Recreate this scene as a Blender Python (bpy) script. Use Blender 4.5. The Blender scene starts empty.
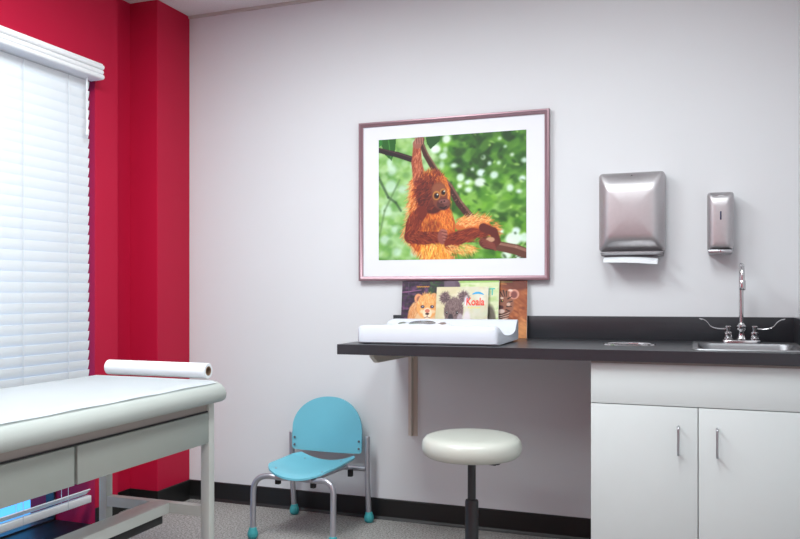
import bpy, bmesh, math, random
import numpy as np
from mathutils import Vector, Matrix
PI = math.pi
sc = bpy.context.scene
COL = sc.collection

# ---------------------------------------------------------------- camera
cam_d = bpy.data.cameras.new('camera')
cam = bpy.data.objects.new('camera', cam_d); COL.objects.link(cam)
cam.location = (2.6095, -3.679, 1.128)
cam.rotation_euler = (PI/2, 0, 0.359)
cam_d.sensor_width = 36; cam_d.lens = 797.2/800*36
cam_d.shift_y = (291.6-269.5)/800
sc.camera = cam

# ---------------------------------------------------------------- world and view
w = bpy.data.worlds.new('sky'); sc.world = w; w.use_nodes = True
bg = w.node_tree.nodes['Background']
bg.inputs[0].default_value = (0.10, 0.45, 1.0, 1); bg.inputs[1].default_value = 1.7
sc.view_settings.view_transform = 'Standard'; sc.view_settings.look = 'None'
sc.view_settings.exposure = 0.0; sc.view_settings.gamma = 1
sc.view_settings.use_curve_mapping = False

def area(name, loc, sx, sy, power, col=(1, 1, 1), rot=(0, 0, 0), spread=PI):
    d = bpy.data.lights.new(name, 'AREA'); d.shape = 'RECTANGLE'; d.size = sx; d.size_y = sy
    d.energy = power; d.color = col; d.spread = spread
    o = bpy.data.objects.new(name, d); COL.objects.link(o); o.location = loc; o.rotation_euler = rot
    return o
area('troffer_light', (1.00, -1.75, 2.60), 0.56, 1.16, 46, (0.91, 0.98, 1.0))
area('troffer_light', (1.00, -3.45, 2.60), 0.56, 1.16, 25, (0.91, 0.98, 1.0))  # added behind the camera, stands in for bounced fill light
area('troffer_light', (2.25, -1.75, 2.60), 0.56, 1.16, 29, (0.91, 0.98, 1.0))  # added panel, brightens the right side of the back wall

# ---------------------------------------------------------------- materials
def mat(name, col, rough=0.5, metal=0.0, var=0.04, nscale=20, bump=0.0, bscale=200, coat=0.0, trans=0.0, spec=0.5, aniso=0.0):
    m = bpy.data.materials.new(name); m.use_nodes = True
    nt = m.node_tree; b = nt.nodes['Principled BSDF']
    b.inputs['Roughness'].default_value = rough; b.inputs['Metallic'].default_value = metal
    b.inputs['Coat Weight'].default_value = coat
    b.inputs['Specular IOR Level'].default_value = spec
    b.inputs['Anisotropic'].default_value = aniso
    tc = nt.nodes.new('ShaderNodeTexCoord')
    n = nt.nodes.new('ShaderNodeTexNoise'); n.inputs['Scale'].default_value = nscale; n.inputs['Detail'].default_value = 4
    nt.links.new(tc.outputs['Object'], n.inputs['Vector'])
    r = nt.nodes.new('ShaderNodeMix'); r.data_type = 'RGBA'
    r.inputs[6].default_value = tuple(c*(1-var) for c in col)+(1,)
    r.inputs[7].default_value = tuple(min(1, c*(1+var)) for c in col)+(1,)
    nt.links.new(n.outputs['Fac'], r.inputs[0]); nt.links.new(r.outputs[2], b.inputs['Base Color'])
    if bump:
        n2 = nt.nodes.new('ShaderNodeTexNoise'); n2.inputs['Scale'].default_value = bscale; n2.inputs['Detail'].default_value = 3
        nt.links.new(tc.outputs['Object'], n2.inputs['Vector'])
        bu = nt.nodes.new('ShaderNodeBump'); bu.inputs['Strength'].default_value = bump; bu.inputs['Distance'].default_value = 0.002
        nt.links.new(n2.outputs['Fac'], bu.inputs['Height']); nt.links.new(bu.outputs[0], b.inputs['Normal'])
    if trans:
        tr = nt.nodes.new('ShaderNodeBsdfTranslucent'); tr.inputs[0].default_value = (0.8, 0.85, 0.9, 1)
        mx = nt.nodes.new('ShaderNodeMixShader'); mx.inputs[0].default_value = trans
        out = nt.nodes['Material Output']
        nt.links.new(b.outputs[0], mx.inputs[1]); nt.links.new(tr.outputs[0], mx.inputs[2]); nt.links.new(mx.outputs[0], out.inputs[0])
    return m

def speckle(name, stops, scale, rough=0.9, bump=0.4, dist=0.003):
    m = bpy.data.materials.new(name); m.use_nodes = True
    nt = m.node_tree; b = nt.nodes['Principled BSDF']; b.inputs['Roughness'].default_value = rough
    b.inputs['Specular IOR Level'].default_value = 0.2
    tc = nt.nodes.new('ShaderNodeTexCoord'); n = nt.nodes.new('ShaderNodeTexNoise')
    n.inputs['Scale'].default_value = scale; n.inputs['Detail'].default_value = 6; n.inputs['Roughness'].default_value = 0.75
    nt.links.new(tc.outputs['Object'], n.inputs['Vector'])
    cr = nt.nodes.new('ShaderNodeValToRGB'); e = cr.color_ramp.elements
    e[0].position, e[0].color = stops[0][0], stops[0][1]+(1,)
    e[1].position, e[1].color = stops[-1][0], stops[-1][1]+(1,)
    for p, c in stops[1:-1]:
        x = e.new(p); x.color = c+(1,)
    nt.links.new(n.outputs['Fac'], cr.inputs[0]); nt.links.new(cr.outputs[0], b.inputs['Base Color'])
    bu = nt.nodes.new('ShaderNodeBump'); bu.inputs['Strength'].default_value = bump; bu.inputs['Distance'].default_value = dist
    nt.links.new(n.outputs['Fac'], bu.inputs['Height']); nt.links.new(bu.outputs[0], b.inputs['Normal'])
    return m

def painted(name, rough=0.45, coat=0.0):
    m = bpy.data.materials.new(name); m.use_nodes = True
    nt = m.node_tree; b = nt.nodes['Principled BSDF']
    a = nt.nodes.new('ShaderNodeVertexColor'); a.layer_name = 'Col'
    nt.links.new(a.outputs['Color'], b.inputs['Base Color'])
    b.inputs['Roughness'].default_value = rough; b.inputs['Coat Weight'].default_value = coat
    return m

def emit(name, col, s):
    m = bpy.data.materials.new(name); m.use_nodes = True; nt = m.node_tree
    e = nt.nodes.new('ShaderNodeEmission'); e.inputs[0].default_value = col+(1,); e.inputs[1].default_value = s
    nt.links.new(e.outputs[0], nt.nodes['Material Output'].inputs[0]); return m

M = {}
M['wall'] = mat('pale_wall_paint', (0.685, 0.70, 0.715), 0.6, var=0.015, nscale=3, bump=0.12, bscale=350, spec=0.3)
M['red'] = mat('crimson_wall_paint', (0.47, 0.007, 0.040), 0.5, var=0.03, nscale=3, bump=0.10, bscale=350, spec=0.22)
M['ceiling'] = speckle('ceiling_tile', [(0.30, (0.40, 0.38, 0.38)), (0.45, (0.74, 0.72, 0.72)), (0.7, (0.82, 0.80, 0.80))], 160, bump=0.5)
M['floor'] = speckle('speckled_grey_floor', [(0.38, (0.15, 0.14, 0.13)), (0.5, (0.31, 0.30, 0.285)), (0.62, (0.52, 0.505, 0.48))], 110, rough=0.7, bump=0.2)
M['rubber'] = mat('black_rubber', (0.006, 0.006, 0.006), 0.45, var=0.1)
M['trim'] = mat('ceiling_trim_grey', (0.50, 0.46, 0.43), 0.5)
M['laminate_dark'] = mat('charcoal_laminate', (0.025, 0.026, 0.031), 0.34, var=0.12, nscale=90, spec=0.5)
M['laminate_white'] = mat('white_laminate', (0.605, 0.645, 0.64), 0.5, var=0.015, nscale=15)
M['cab_inner'] = mat('cabinet_carcass', (0.30, 0.27, 0.25), 0.6)
M['chrome'] = mat('chrome', (0.62, 0.61, 0.62), 0.12, 1.0, var=0.02)
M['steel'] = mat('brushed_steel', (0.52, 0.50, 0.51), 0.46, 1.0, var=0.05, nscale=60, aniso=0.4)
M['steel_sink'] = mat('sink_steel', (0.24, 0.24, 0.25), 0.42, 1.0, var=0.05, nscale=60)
M['nickel'] = mat('grey_nickel', (0.42, 0.42, 0.44), 0.35, 1.0)
M['darkplastic'] = mat('dark_plastic', (0.10, 0.09, 0.10), 0.4)
M['paper'] = mat('white_paper', (0.76, 0.79, 0.82), 0.75, var=0.01, bump=0.15, bscale=60, spec=0.2)
M['card'] = mat('brown_cardboard', (0.25, 0.16, 0.10), 0.8)
M['vinyl'] = mat('pale_grey_vinyl', (0.41, 0.44, 0.415), 0.38, var=0.03, nscale=8, bump=0.15, bscale=120)
M['stoolvinyl'] = mat('stool_vinyl', (0.52, 0.535, 0.48), 0.3, var=0.03, nscale=8, bump=0.1, bscale=120, coat=0.15)
M['tablewood'] = mat('sage_grey_laminate', (0.36, 0.385, 0.35), 0.5, var=0.015)
M['tableframe'] = mat('taupe_table_apron', (0.42, 0.37, 0.34), 0.5)
M['tablemetal'] = mat('cream_enamel_steel', (0.64, 0.67, 0.63), 0.4, var=0.02)
M['blue'] = mat('turquoise_plastic', (0.16, 0.49, 0.60), 0.38, var=0.04, nscale=12, bump=0.15, bscale=300)
M['teal'] = mat('teal_rubber', (0.05, 0.36, 0.38), 0.45)
M['silver'] = mat('silver_painted_tube', (0.45, 0.45, 0.49), 0.32, 0.7, var=0.03)
M['blackmetal'] = mat('black_metal', (0.02, 0.02, 0.022), 0.35, var=0.1)
M['blind'] = mat('white_blind_slat', (0.83, 0.86, 0.88), 0.42, var=0.01, trans=0.08)
M['valance'] = mat('white_valance', (0.80, 0.81, 0.82), 0.4, var=0.01)
M['cord'] = mat('pale_cord', (0.62, 0.66, 0.70), 0.7)
M['whiteplastic'] = mat('white_scale_plastic', (0.60, 0.63, 0.69), 0.3, var=0.01, spec=0.5)
M['lcd'] = mat('grey_display', (0.16, 0.17, 0.18), 0.2)
M['pinkframe'] = mat('rosy_metal_frame', (0.29, 0.185, 0.21), 0.36, 0.6, var=0.05, nscale=80)
M['mount'] = mat('white_mount_board', (0.77, 0.785, 0.83), 0.8, var=0.005)
M['print'] = painted('glossy_print', 0.6)
M['cover'] = painted('printed_cover', 0.45)
M['pages'] = mat('page_block', (0.80, 0.78, 0.72), 0.8)
M['bracket'] = mat('beige_bracket', (0.60, 0.54, 0.47), 0.45)
M['frame_dark'] = mat('bronze_window_frame', (0.03, 0.03, 0.035), 0.4)
M['redletter'] = mat('red_lettering', (0.80, 0.05, 0.03), 0.4)
M['bluearc'] = mat('blue_ink', (0.03, 0.35, 0.65), 0.4)
M['yellowink'] = mat('yellow_ink', (0.85, 0.72, 0.20), 0.4)
M['tealink'] = mat('teal_ink', (0.10, 0.50, 0.42), 0.4)
M['lamp'] = emit('lamp_diffuser', (0.93, 0.98, 1.0), 3.0)
g = bpy.data.materials.new('window_glass'); g.use_nodes = True
b = g.node_tree.nodes['Principled BSDF']; b.inputs['Transmission Weight'].default_value = 1; b.inputs['Roughness'].default_value = 0.0; b.inputs['IOR'].default_value = 1.0
b.inputs['Base Color'].default_value = (0.92, 0.97, 1, 1)
M['glass'] = g

# ---------------------------------------------------------------- mesh helpers
def box(bm, x0, x1, y0, y1, z0, z1, bev=0.0, seg=2):
    r = bmesh.ops.create_cube(bm, size=1)
    vs = r['verts']
    for v in vs:
        v.co = Vector((x0+(v.co.x+.5)*(x1-x0), y0+(v.co.y+.5)*(y1-y0), z0+(v.co.z+.5)*(z1-z0)))
    if bev:
        es = list({e for v in vs for e in v.link_edges})
        bmesh.ops.bevel(bm, geom=es, offset=bev, segments=seg, profile=0.5, affect='EDGES')

def tube(bm, pts, r, seg=14, cap=True):
    pts = [Vector(p) for p in pts]; n = len(pts)
    rr = r if isinstance(r, (list, tuple)) else [r]*n
    tan = []
    for i in range(n):
        t = (pts[min(i+1, n-1)]-pts[max(i-1, 0)]).normalized(); tan.append(t)
    up = Vector((0, 0, 1)) if abs(tan[0].z) < 0.9 else Vector((0, 1, 0))
    a = tan[0].cross(up).normalized(); rings = []
    for i in range(n):
        a = (a-tan[i]*a.dot(tan[i])).normalized(); b_ = tan[i].cross(a)
        rings.append([bm.verts.new(pts[i]+(a*math.cos(2*PI*k/seg)+b_*math.sin(2*PI*k/seg))*rr[i]) for k in range(seg)])
    for i in range(n-1):
        for k in range(seg):
            bm.faces.new((rings[i][k], rings[i][(k+1) % seg], rings[i+1][(k+1) % seg], rings[i+1][k]))
    if cap:
        bm.faces.new(rings[0][::-1]); bm.faces.new(rings[-1])

def lathe(bm, prof, c, axis='z', seg=40):
    rings = []
    for r, h in prof:
        ring = []
        for k in range(seg):
            a = 2*PI*k/seg
            if axis == 'z': p = (c[0]+r*math.cos(a), c[1]+r*math.sin(a), c[2]+h)
            elif axis == 'x': p = (c[0]+h, c[1]+r*math.cos(a), c[2]+r*math.sin(a))
            else: p = (c[0]+r*math.cos(a), c[1]+h, c[2]+r*math.sin(a))
            ring.append(bm.verts.new(p))
        rings.append(ring)
    for i in range(len(rings)-1):
        for k in range(seg):
            bm.faces.new((rings[i][k], rings[i][(k+1) % seg], rings[i+1][(k+1) % seg], rings[i+1][k]))
    if prof[0][0] > 1e-5: bm.faces.new(rings[0][::-1])
    if prof[-1][0] > 1e-5: bm.faces.new(rings[-1])
    bmesh.ops.remove_doubles(bm, verts=bm.verts, dist=1e-6)

def loft(bm, rings, cap0=True, cap1=True):
    vr = [[bm.verts.new(p) for p in r] for r in rings]; n = len(vr[0])
    for i in range(len(vr)-1):
        for k in range(n):
            bm.faces.new((vr[i][k], vr[i][(k+1) % n], vr[i+1][(k+1) % n], vr[i+1][k]))
    if cap0: bm.faces.new(vr[0][::-1])
    if cap1: bm.faces.new(vr[-1])

def rrect(w_, h_, r, seg=6):
    r = min(r, w_/2-1e-4, h_/2-1e-4); out = []
    for cx, cy, a0 in ((w_/2-r, h_/2-r, 0), (-w_/2+r, h_/2-r, PI/2), (-w_/2+r, -h_/2+r, PI), (w_/2-r, -h_/2+r, 1.5*PI)):
        for k in range(seg+1):
            a = a0+PI/2*k/seg; out.append((cx+r*math.cos(a), cy+r*math.sin(a)))
    return out

def prism(bm, poly, axis, a, b_):
    def P(u, v, t):
        return {'x': (t, u, v), 'y': (u, t, v), 'z': (u, v, t)}[axis]
    loft(bm, [[P(u, v, a) for u, v in poly], [P(u, v, b_) for u, v in poly]])

def arc(p0, c, p1, n=8):
    p0, c, p1 = Vector(p0), Vector(c), Vector(p1)
    return [p0*(1-t)**2+c*2*t*(1-t)+p1*t*t for t in [i/n for i in range(n+1)]]

def root_of(o):
    while o.parent: o = o.parent
    return o

def obj(name, bm, m, parent=None, smooth=True, local=False):
    bmesh.ops.recalc_face_normals(bm, faces=bm.faces)
    if parent is not None: off = Vector((0, 0, 0)) if local else root_of(parent).location.copy()
    else:
        xs = [v.co.x for v in bm.verts]; ys = [v.co.y for v in bm.verts]; zs = [v.co.z for v in bm.verts]
        off = Vector(((min(xs)+max(xs))/2, (min(ys)+max(ys))/2, min(zs)))
    bmesh.ops.translate(bm, verts=bm.verts, vec=-off)
    me = bpy.data.meshes.new(name); bm.to_mesh(me); bm.free()
    me.materials.append(m)
    if smooth:
        me.shade_smooth(); me.set_sharp_from_angle(angle=math.radians(38))
    o = bpy.data.objects.new(name, me); COL.objects.link(o)
    if parent is not None: o.parent = parent
    else: o.location = off
    return o

def tag(o, label, cat, group=None):
    o['label'] = label; o['category'] = cat
    if group: o['group'] = group
    return o
def thing(name, label, cat, loc, rz=0, group=None):
    o = bpy.data.objects.new(name, None); COL.objects.link(o); o.location = loc; o.rotation_euler = (0, 0, rz)
    o.empty_display_size = 0.05
    return tag(o, label, cat, group)
def struct(name, bm, m, smooth=False):
    o = obj(name, bm, m, smooth=smooth); o['kind'] = 'structure'; return o
def B(): return bmesh.new()
def bx(*a, **k):
    bm = B(); box(bm, *a, **k); return bm

# ---------------------------------------------------------------- the room
RX = 2.995; FY = -4.8; CZ = 2.632
struct('floor', bx(-0.5, RX+.1, FY-.1, .1, -0.1, 0), M['floor'])
struct('ceiling', bx(-0.5, RX+.1, FY-.1, .1, CZ, CZ+.1), M['ceiling'])
struct('wall_back', bx(-0.5, RX+.1, 0, .1, 0, CZ), M['wall'])
struct('wall_right', bx(RX, RX+.1, FY, 0, 0, CZ), M['wall'])
struct('wall_front', bx(-0.5, RX+.1, FY-.1, FY, 0, CZ), M['red'])
WY0, WY1, WZ0, WZ1 = -3.0, -0.617, 0.012, 2.175
bm = B()
box(bm, -0.5, -0.1, FY, WY0, 0, CZ)
box(bm, -0.5, -0.1, WY1, -0.458, 0, CZ)
box(bm, -0.5, -0.1, WY0, WY1, WZ1, CZ)
box(bm, -0.5, -0.173, -0.458, -0.277, 0, CZ)
box(bm, -0.5, 0.0, -0.277, 0, 0, CZ, bev=0.003)
struct('wall_left', bm, M['red'])
struct('trim_1', bx(0.0, RX, -0.012, 0, CZ-.014, CZ), M['trim'])
bm = B()
def base_prof(x0, x1):
    prism(bm, [(0, 0), (-0.018, 0), (-0.013, 0.006), (-0.008, 0.014), (-0.007, 0.098), (-0.004, 0.1015), (0, 0.1015)], 'x', x0, x1)
base_prof(0.0, 2.235)
struct('baseboard_back', bm, M['rubber'])
bm = B()
prism(bm, [(0, 0), (0.018, 0), (0.013, 0.006), (0.008, 0.014), (0.007, 0.098), (0.004, 0.1015), (0, 0.1015)], 'y', -0.285, 0)
box(bm, -0.173, 0.007, -0.284, -0.277, 0, 0.1015)
box(bm, -0.173, -0.166, -0.458, -0.284, 0, 0.1015)
box(bm, -0.1, -0.093, -0.617, -0.458, 0, 0.09)
struct('baseboard_left', bm, M['rubber'])
# window: bronze frame and glass set deep in the red opening
wf = bpy.data.objects.new('window_1', None); COL.objects.link(wf); wf.location = (-0.36, (WY0+WY1)/2, 0); wf['kind'] = 'structure'
bm = B()
t = 0.035
box(bm, -0.39, -0.34, WY0, WY0+t, WZ0, WZ1); box(bm, -0.39, -0.34, WY1-0.012, WY1, WZ0, WZ1)
box(bm, -0.39, -0.34, WY0, WY1, WZ1-t, WZ1); box(bm, -0.39, -0.34, WY0, WY1, WZ0, WZ0+0.008)
box(bm, -0.39, -0.34, -1.83, -1.79, WZ0, WZ1)
obj('window_frame', bm, M['frame_dark'], wf, smooth=False)
obj('window_pane', bx(-0.368, -0.362, WY0+.01, WY1-.01, WZ0+.004, WZ1-.01), M['glass'], wf, smooth=False)
obj('window_sill', bx(-0.5, -0.101, WY0, WY1, 0.0, WZ0), M['rubber'], wf, smooth=False)

# ceiling lamps (recessed troffers) over the table, plus two added fill panels
for i, (x, y, sx, sy, lb) in enumerate(((1.00, -1.75, .6, 1.2, 'recessed ceiling light panel above the far half of the table'), (1.00, -3.45, .6, 1.2, 'added ceiling fill light panel at the near end of the window wall'), (2.25, -1.75, .6, 1.2, 'added ceiling fill light panel in front of the base cabinet'))):
    t_ = thing('ceiling_light', lb, 'ceiling light', (x, y, CZ-.03), 0, 'ceiling light panels')
    bm = B()
    for a in ((x-sx/2, x+sx/2, y-sy/2, y-sy/2+.02), (x-sx/2, x+sx/2, y+sy/2-.02, y+sy/2), (x-sx/2, x-sx/2+.02, y-sy/2+.02, y+sy/2-.02), (x+sx/2-.02, x+sx/2, y-sy/2+.02, y+sy/2-.02)):
        box(bm, *a, CZ-.025, CZ)
    obj('frame', bm, M['valance'], t_)
    obj('diffuser', bx(x-sx/2+.02, x+sx/2-.02, y-sy/2+.02, y+sy/2-.02, CZ-.012, CZ-.004), M['lamp'], t_)

# ---------------------------------------------------------------- window blind
bl = thing('window_blind', 'white horizontal slat blind with moulded valance on the crimson wall', 'window blind', (-0.08, -1.8, 0.12))
BY0, BY1 = -2.98, -0.656
bm = B()      # valance: three rounded lobes
prof = [(-0.105, 2.13), (-0.105, 2.205), (-0.035, 2.205)]
for zc, r, xo in ((2.188, 0.0115, -0.036), (2.165, 0.0115, -0.040), (2.142, 0.0115, -0.036)):
    for k in range(7):
        a = PI/2-PI*k/6; prof.append((xo+r*math.cos(a), zc+r*math.sin(a)))
prof += [(-0.05, 2.13)]
prism(bm, prof, 'y', -3.03, -0.638)
obj('valance', bm, M['valance'], bl)
obj('head_rail', bx(-0.15, -0.102, BY0, BY1-.01, 2.115, 2.165), M['cord'], bl)
bm = B()
P = 0.0455; z = 2.098; n = 0
zs = []
while z > 0.262:
    # closed slats: upper edge towards the room, lower edge towards the glass
    ang = math.radians(13.5)
    dx, dz = math.sin(ang)*0.0265, math.cos(ang)*0.0265
    c = Vector((-0.107, 0, z)); nrm = Vector((math.cos(ang), 0, -math.sin(ang)))
    poly = []
    for s in (-1, -.5, 0, .5, 1):
        p = c+Vector((dx*s, 0, dz*s))+nrm*(0.0025*(1-s*s)+.0012); poly.append((p.x, p.z))
    for s in (1, .5, 0, -.5, -1):
        p = c+Vector((dx*s, 0, dz*s))+nrm*(0.0025*(1-s*s)-.0012); poly.append((p.x, p.z))
    prism(bm, poly, 'y', BY0, BY1); zs.append(z); z -= P
obj('slat', bm, M['blind'], bl)
bm = B()
for z0, z1 in ((0.165, 0.194),):
    prism(bm, [(-0.118, z0), (-0.092, z1-.004), (-0.094, z1), (-0.122, z0+.004)], 'y', BY0, BY1)
obj('slat', bm, M['blind'], bl)
obj('bottom_rail', bx(-0.122, -0.092, BY0, BY1+.008, 0.127, 0.161, bev=0.004), M['valance'], bl)
for y in (-0.80, -1.06, -1.45, -1.95):
    bm = B(); tube(bm, [(-0.090, y, 2.12), (-0.090, y, 0.13)], 0.0013, 6)
    tube(bm, [(-0.13, y, 2.12), (-0.13, y, 0.13)], 0.0013, 6)
    obj('ladder_cord', bm, M['cord'], bl)
bm = B(); tube(bm, [(-0.070, -0.705, 2.135), (-0.068, -0.705, 1.90)], 0.0045, 8); tube(bm, [(-0.068, -0.705, 1.90), (-0.068, -0.705, 1.86)], [0.0045, 0.008], 8)
obj('tilt_wand', bm, M['valance'], bl)

# ---------------------------------------------------------------- examination table
TX, TY = 0.802, -1.003
tb = thing('examination_table', 'pale grey padded examination table with drawers beneath the window blind', 'examination table', (TX, TY, 0), math.radians(0.9))
# local coordinates: x towards room, y away from the camera; origin at the far front leg
XR = -0.52; YN = -1.50; lw = 0.038
for (x, y) in ((-lw, 0), (XR-.013, 0), (-lw, YN), (XR-.013, YN)):
    obj('leg', bx(x, x+lw, y, y+lw, 0, 0.697, bev=0.002), M['tablemetal'], tb, local=True)
bm = B()
box(bm, XR+.02, -0.012, YN+lw, 0.0, 0.655, 0.697)
obj('apron', bm, M['tableframe'], tb, local=True)
obj('apron_rail', bx(-0.013, -0.004, YN+lw, -0.001, 0.6535, 0.6580), M['blackmetal'], tb, local=True)
obj('cabinet_body', bx(XR+.03, -0.02, YN+lw, -0.004, 0.535, 0.655), M['tablewood'], tb, local=True)
for y0, y1 in ((-0.722, -0.003), (YN+.04, -0.735)):
    obj('drawer', bx(-0.02, 0.0, y0, y1, 0.532, 0.652, bev=0.0015), M['tablewood'], tb, local=True)
obj('end_crossbar', bx(XR+.025, -lw, 0.002, lw-.002, 0.238, 0.278), M['tablemetal'], tb, local=True)
obj('end_crossbar', bx(XR+.025, -lw, YN+.002, YN+lw-.002, 0.238, 0.278), M['tablemetal'], tb, local=True)
obj('stretcher_bar', bx(-0.277, -0.187, YN+lw, 0.002, 0.238, 0.279, bev=0.002), M['tablemetal'], tb, local=True)
obj('power_box', bx(-0.26, -0.205, -0.30, -0.015, 0.198, 0.238, bev=0.004), M['blackmetal'], tb, local=True)
bm = B()   # padded top with a soft, slightly wavy rounded edge
X0, X1, Y0, Y1 = -0.60, 0.066, YN-.06, 0.056
cx, cy = (X0+X1)/2, (Y0+Y1)/2; W_, H_ = X1-X0, Y1-Y0
rings = []
for ins, z in ((0.030, 0.697), (0.012, 0.698), (0.003, 0.705), (0.0, 0.716), (0.0, 0.730), (0.004, 0.745), (0.013, 0.760), (0.027, 0.772), (0.042, 0.7785), (0.06, 0.780), (0.12, 0.7805)):
    ring = []
    for k, (u, v) in enumerate(rrect(W_-2*ins, H_-2*ins, 0.05-ins*.3, 8)):
        ring.append((cx+u, cy+v, z))
    rings.append(ring)
loft(bm, rings)
obj('mattress', bm, M['vinyl'], tb, local=True)

# paper laid over the mattress
def tl(x, y, z):     # table local -> world
    a = math.radians(0.9); return (TX+x*math.cos(a)-y*math.sin(a), TY+x*math.sin(a)+y*math.cos(a), z)
bm = B()
prof = [(-0.545, 0.7795), (-0.53, 0.782), (-0.3, 0.783), (-0.1, 0.7825), (-0.01, 0.782), (0.022, 0.7805), (0.036, 0.777), (0.045, 0.773)]
ys = [i/30*(YN+.02+0.02)-.02 for i in range(31)]
rnd = random.Random(4)
g_ = [[bm.verts.new(tl(x, y, z+.0012*math.sin(y*23+x*9)*(0.3 if i in (0, 1) else 1)+.0006)) for i, (x, z) in enumerate(prof)] for y in ys]
for i in range(len(g_)-1):
    for k in range(len(prof)-1): bm.faces.new((g_[i][k], g_[i+1][k], g_[i+1][k+1], g_[i][k+1]))
r = bmesh.ops.solidify(bm, geom=list(bm.faces), thickness=0.0008)
tag(obj('paper_sheet', bm, M['paper'], None), 'white paper sheet covering the grey padded examination table', 'paper sheet')
rl = thing('paper_roll', 'rolled white examination paper on the far end of the padded table', 'paper roll', tl(-0.26, 0.012, 0.7835))
R = 0.0305
p0 = Vector(tl(-0.492, 0.012, 0.7843+R)); p1 = Vector(tl(-0.006, 0.012, 0.7843+R))
bm = B()
L = (p1-p0).length; prof = [(0.0185, 0), (R-.002, 0), (R, 0.002), (R, L-.002), (R-.002, L), (0.0185, L), (0.0185, 0)]
lathe(bm, prof, p0, 'x'); obj('paper', bm, M['paper'], rl)
bm = B(); lathe(bm, [(0.0155, 0), (0.0185, 0), (0.0185, L+.0005), (0.0155, L+.0005), (0.0155, 0)], p0, 'x'); obj('core', bm, M['card'], rl)

# ---------------------------------------------------------------- counter and cabinet
ct = thing('countertop', 'long charcoal countertop with backsplash running along the pale wall', 'countertop', (2.1, -.33, 0.8717))
ZT = 0.9135; ZB = 0.8717; CY = -0.668
SX0, SX1, SY0, SY1 = 2.600, 2.960, -0.545, -0.135     # sink hole
WX, WYc, WR = 2.345, -0.335, 0.088                         # waste ring
bm = B()
# slab with two holes: outer polygon stitched from boxes around a square patch that carries the round hole
box(bm, 1.2, WX-.11, CY, 0, ZB, ZT)
box(bm, WX-.11, WX+.11, CY, WYc-.11, ZB, ZT); box(bm, WX-.11, WX+.11, WYc+.11, 0, ZB, ZT)
box(bm, WX+.11, SX0, CY, 0, ZB, ZT)
box(bm, SX0, SX1, CY, SY0, ZB, ZT); box(bm, SX0, SX1, SY1, 0, ZB, ZT)
box(bm, SX1, RX-.001, CY, 0, ZB, ZT)
n = 48; inner, outer = [], []
for k in range(n):
    a = 2*PI*k/n; c, s = math.cos(a), math.sin(a); q = 0.11/max(abs(c), abs(s))
    inner.append((WX+WR*c, WYc+WR*s)); outer.append((WX+q*c, WYc+q*s))
loft(bm, [[(u, v, ZT) for u, v in outer], [(u, v, ZT) for u, v in inner], [(u, v, ZB) for u, v in inner], [(u, v, ZB) for u, v in outer]], False, False)
obj('slab', bm, M['laminate_dark'], ct, smooth=False)
obj('backsplash', bx(1.2, RX-.001, -0.018, 0, ZT, ZT+.104, bev=0.0015), M['laminate_dark'], ct)
obj('side_splash', bx(RX-.018, RX-.001, CY+.02, -0.018, ZT, ZT+.104), M['laminate_dark'], ct)

cb = thing('base_cabinet', 'white laminate sink base cabinet with two doors below the charcoal counter', 'cabinet', (2.61, -.32, 0))
CX0, CX1, CYF = 2.231, RX-.002, -0.62
bm = B()
box(bm, CX0, CX0+.018, CYF, -0.001, 0.0, ZB-.001); box(bm, CX1-.018, CX1, CYF, -0.001, 0.0, ZB-.001)
box(bm, CX0+.018, CX1-.018, CYF+.06, CYF+.075, 0, 0.10); box(bm, CX0+.018, CX1-.018, CYF, -0.001, 0.10, 0.118)
box(bm, CX0+.018, CX1-.018, CYF, CYF+.018, 0.69, ZB-.001)
obj('body', bm, M['laminate_white'], cb, smooth=False)
obj('top_trim', bx(CX0, CX1, CYF-.018, CYF-.001, 0.8625, ZB-.0005), M['cab_inner'], cb)
obj('top_panel', bx(CX0, CX1, CYF-.02, CYF-.001, 0.7145, 0.8635, bev=0.001), M['laminate_white'], cb)
for x0, x1, hx in ((CX0, 2.6045, 2.54), (2.6075, CX1, 2.669)):
    d = obj('door', bx(x0, x1, CYF-.02, CYF-.001, 0.105, 0.7115, bev=0.001), M['laminate_white'], cb)
    bm = B()
    tube(bm, [(hx, CYF-.02, 0.642)]+arc((hx, CYF-.042, 0.642), (hx, CYF-.05, 0.642), (hx, CYF-.05, 0.634), 4)+arc((hx, CYF-.05, 0.552), (hx, CYF-.05, 0.544), (hx, CYF-.042, 0.544), 4)+[(hx, CYF-.02, 0.544)], 0.0042, 12)
    obj('handle', bm, M['nickel'], d)

# waste ring
ring = thing('waste_ring', 'round steel waste chute ring set in the counter left of the sink', 'waste chute ring', (WX, WYc, ZT-.03))
bm = B(); lathe(bm, [(0.088, -0.03), (0.0865, -0.03), (0.087, 0.0005), (0.092, 0.0035), (0.098, 0.004), (0.102, 0.0005), (0.088, 0.0005), (0.088, -0.03)], (WX, WYc, ZT), 'z', 56)
obj('rim', bm, M['chrome'], ring)
bm = B(); lathe(bm, [(0.0865, -0.001), (0.078, -0.008), (0.050, -0.011), (0, -0.012)], (WX, WYc, ZT), 'z', 56)
obj('flap_lid', bm, M['chrome'], ring)

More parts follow.
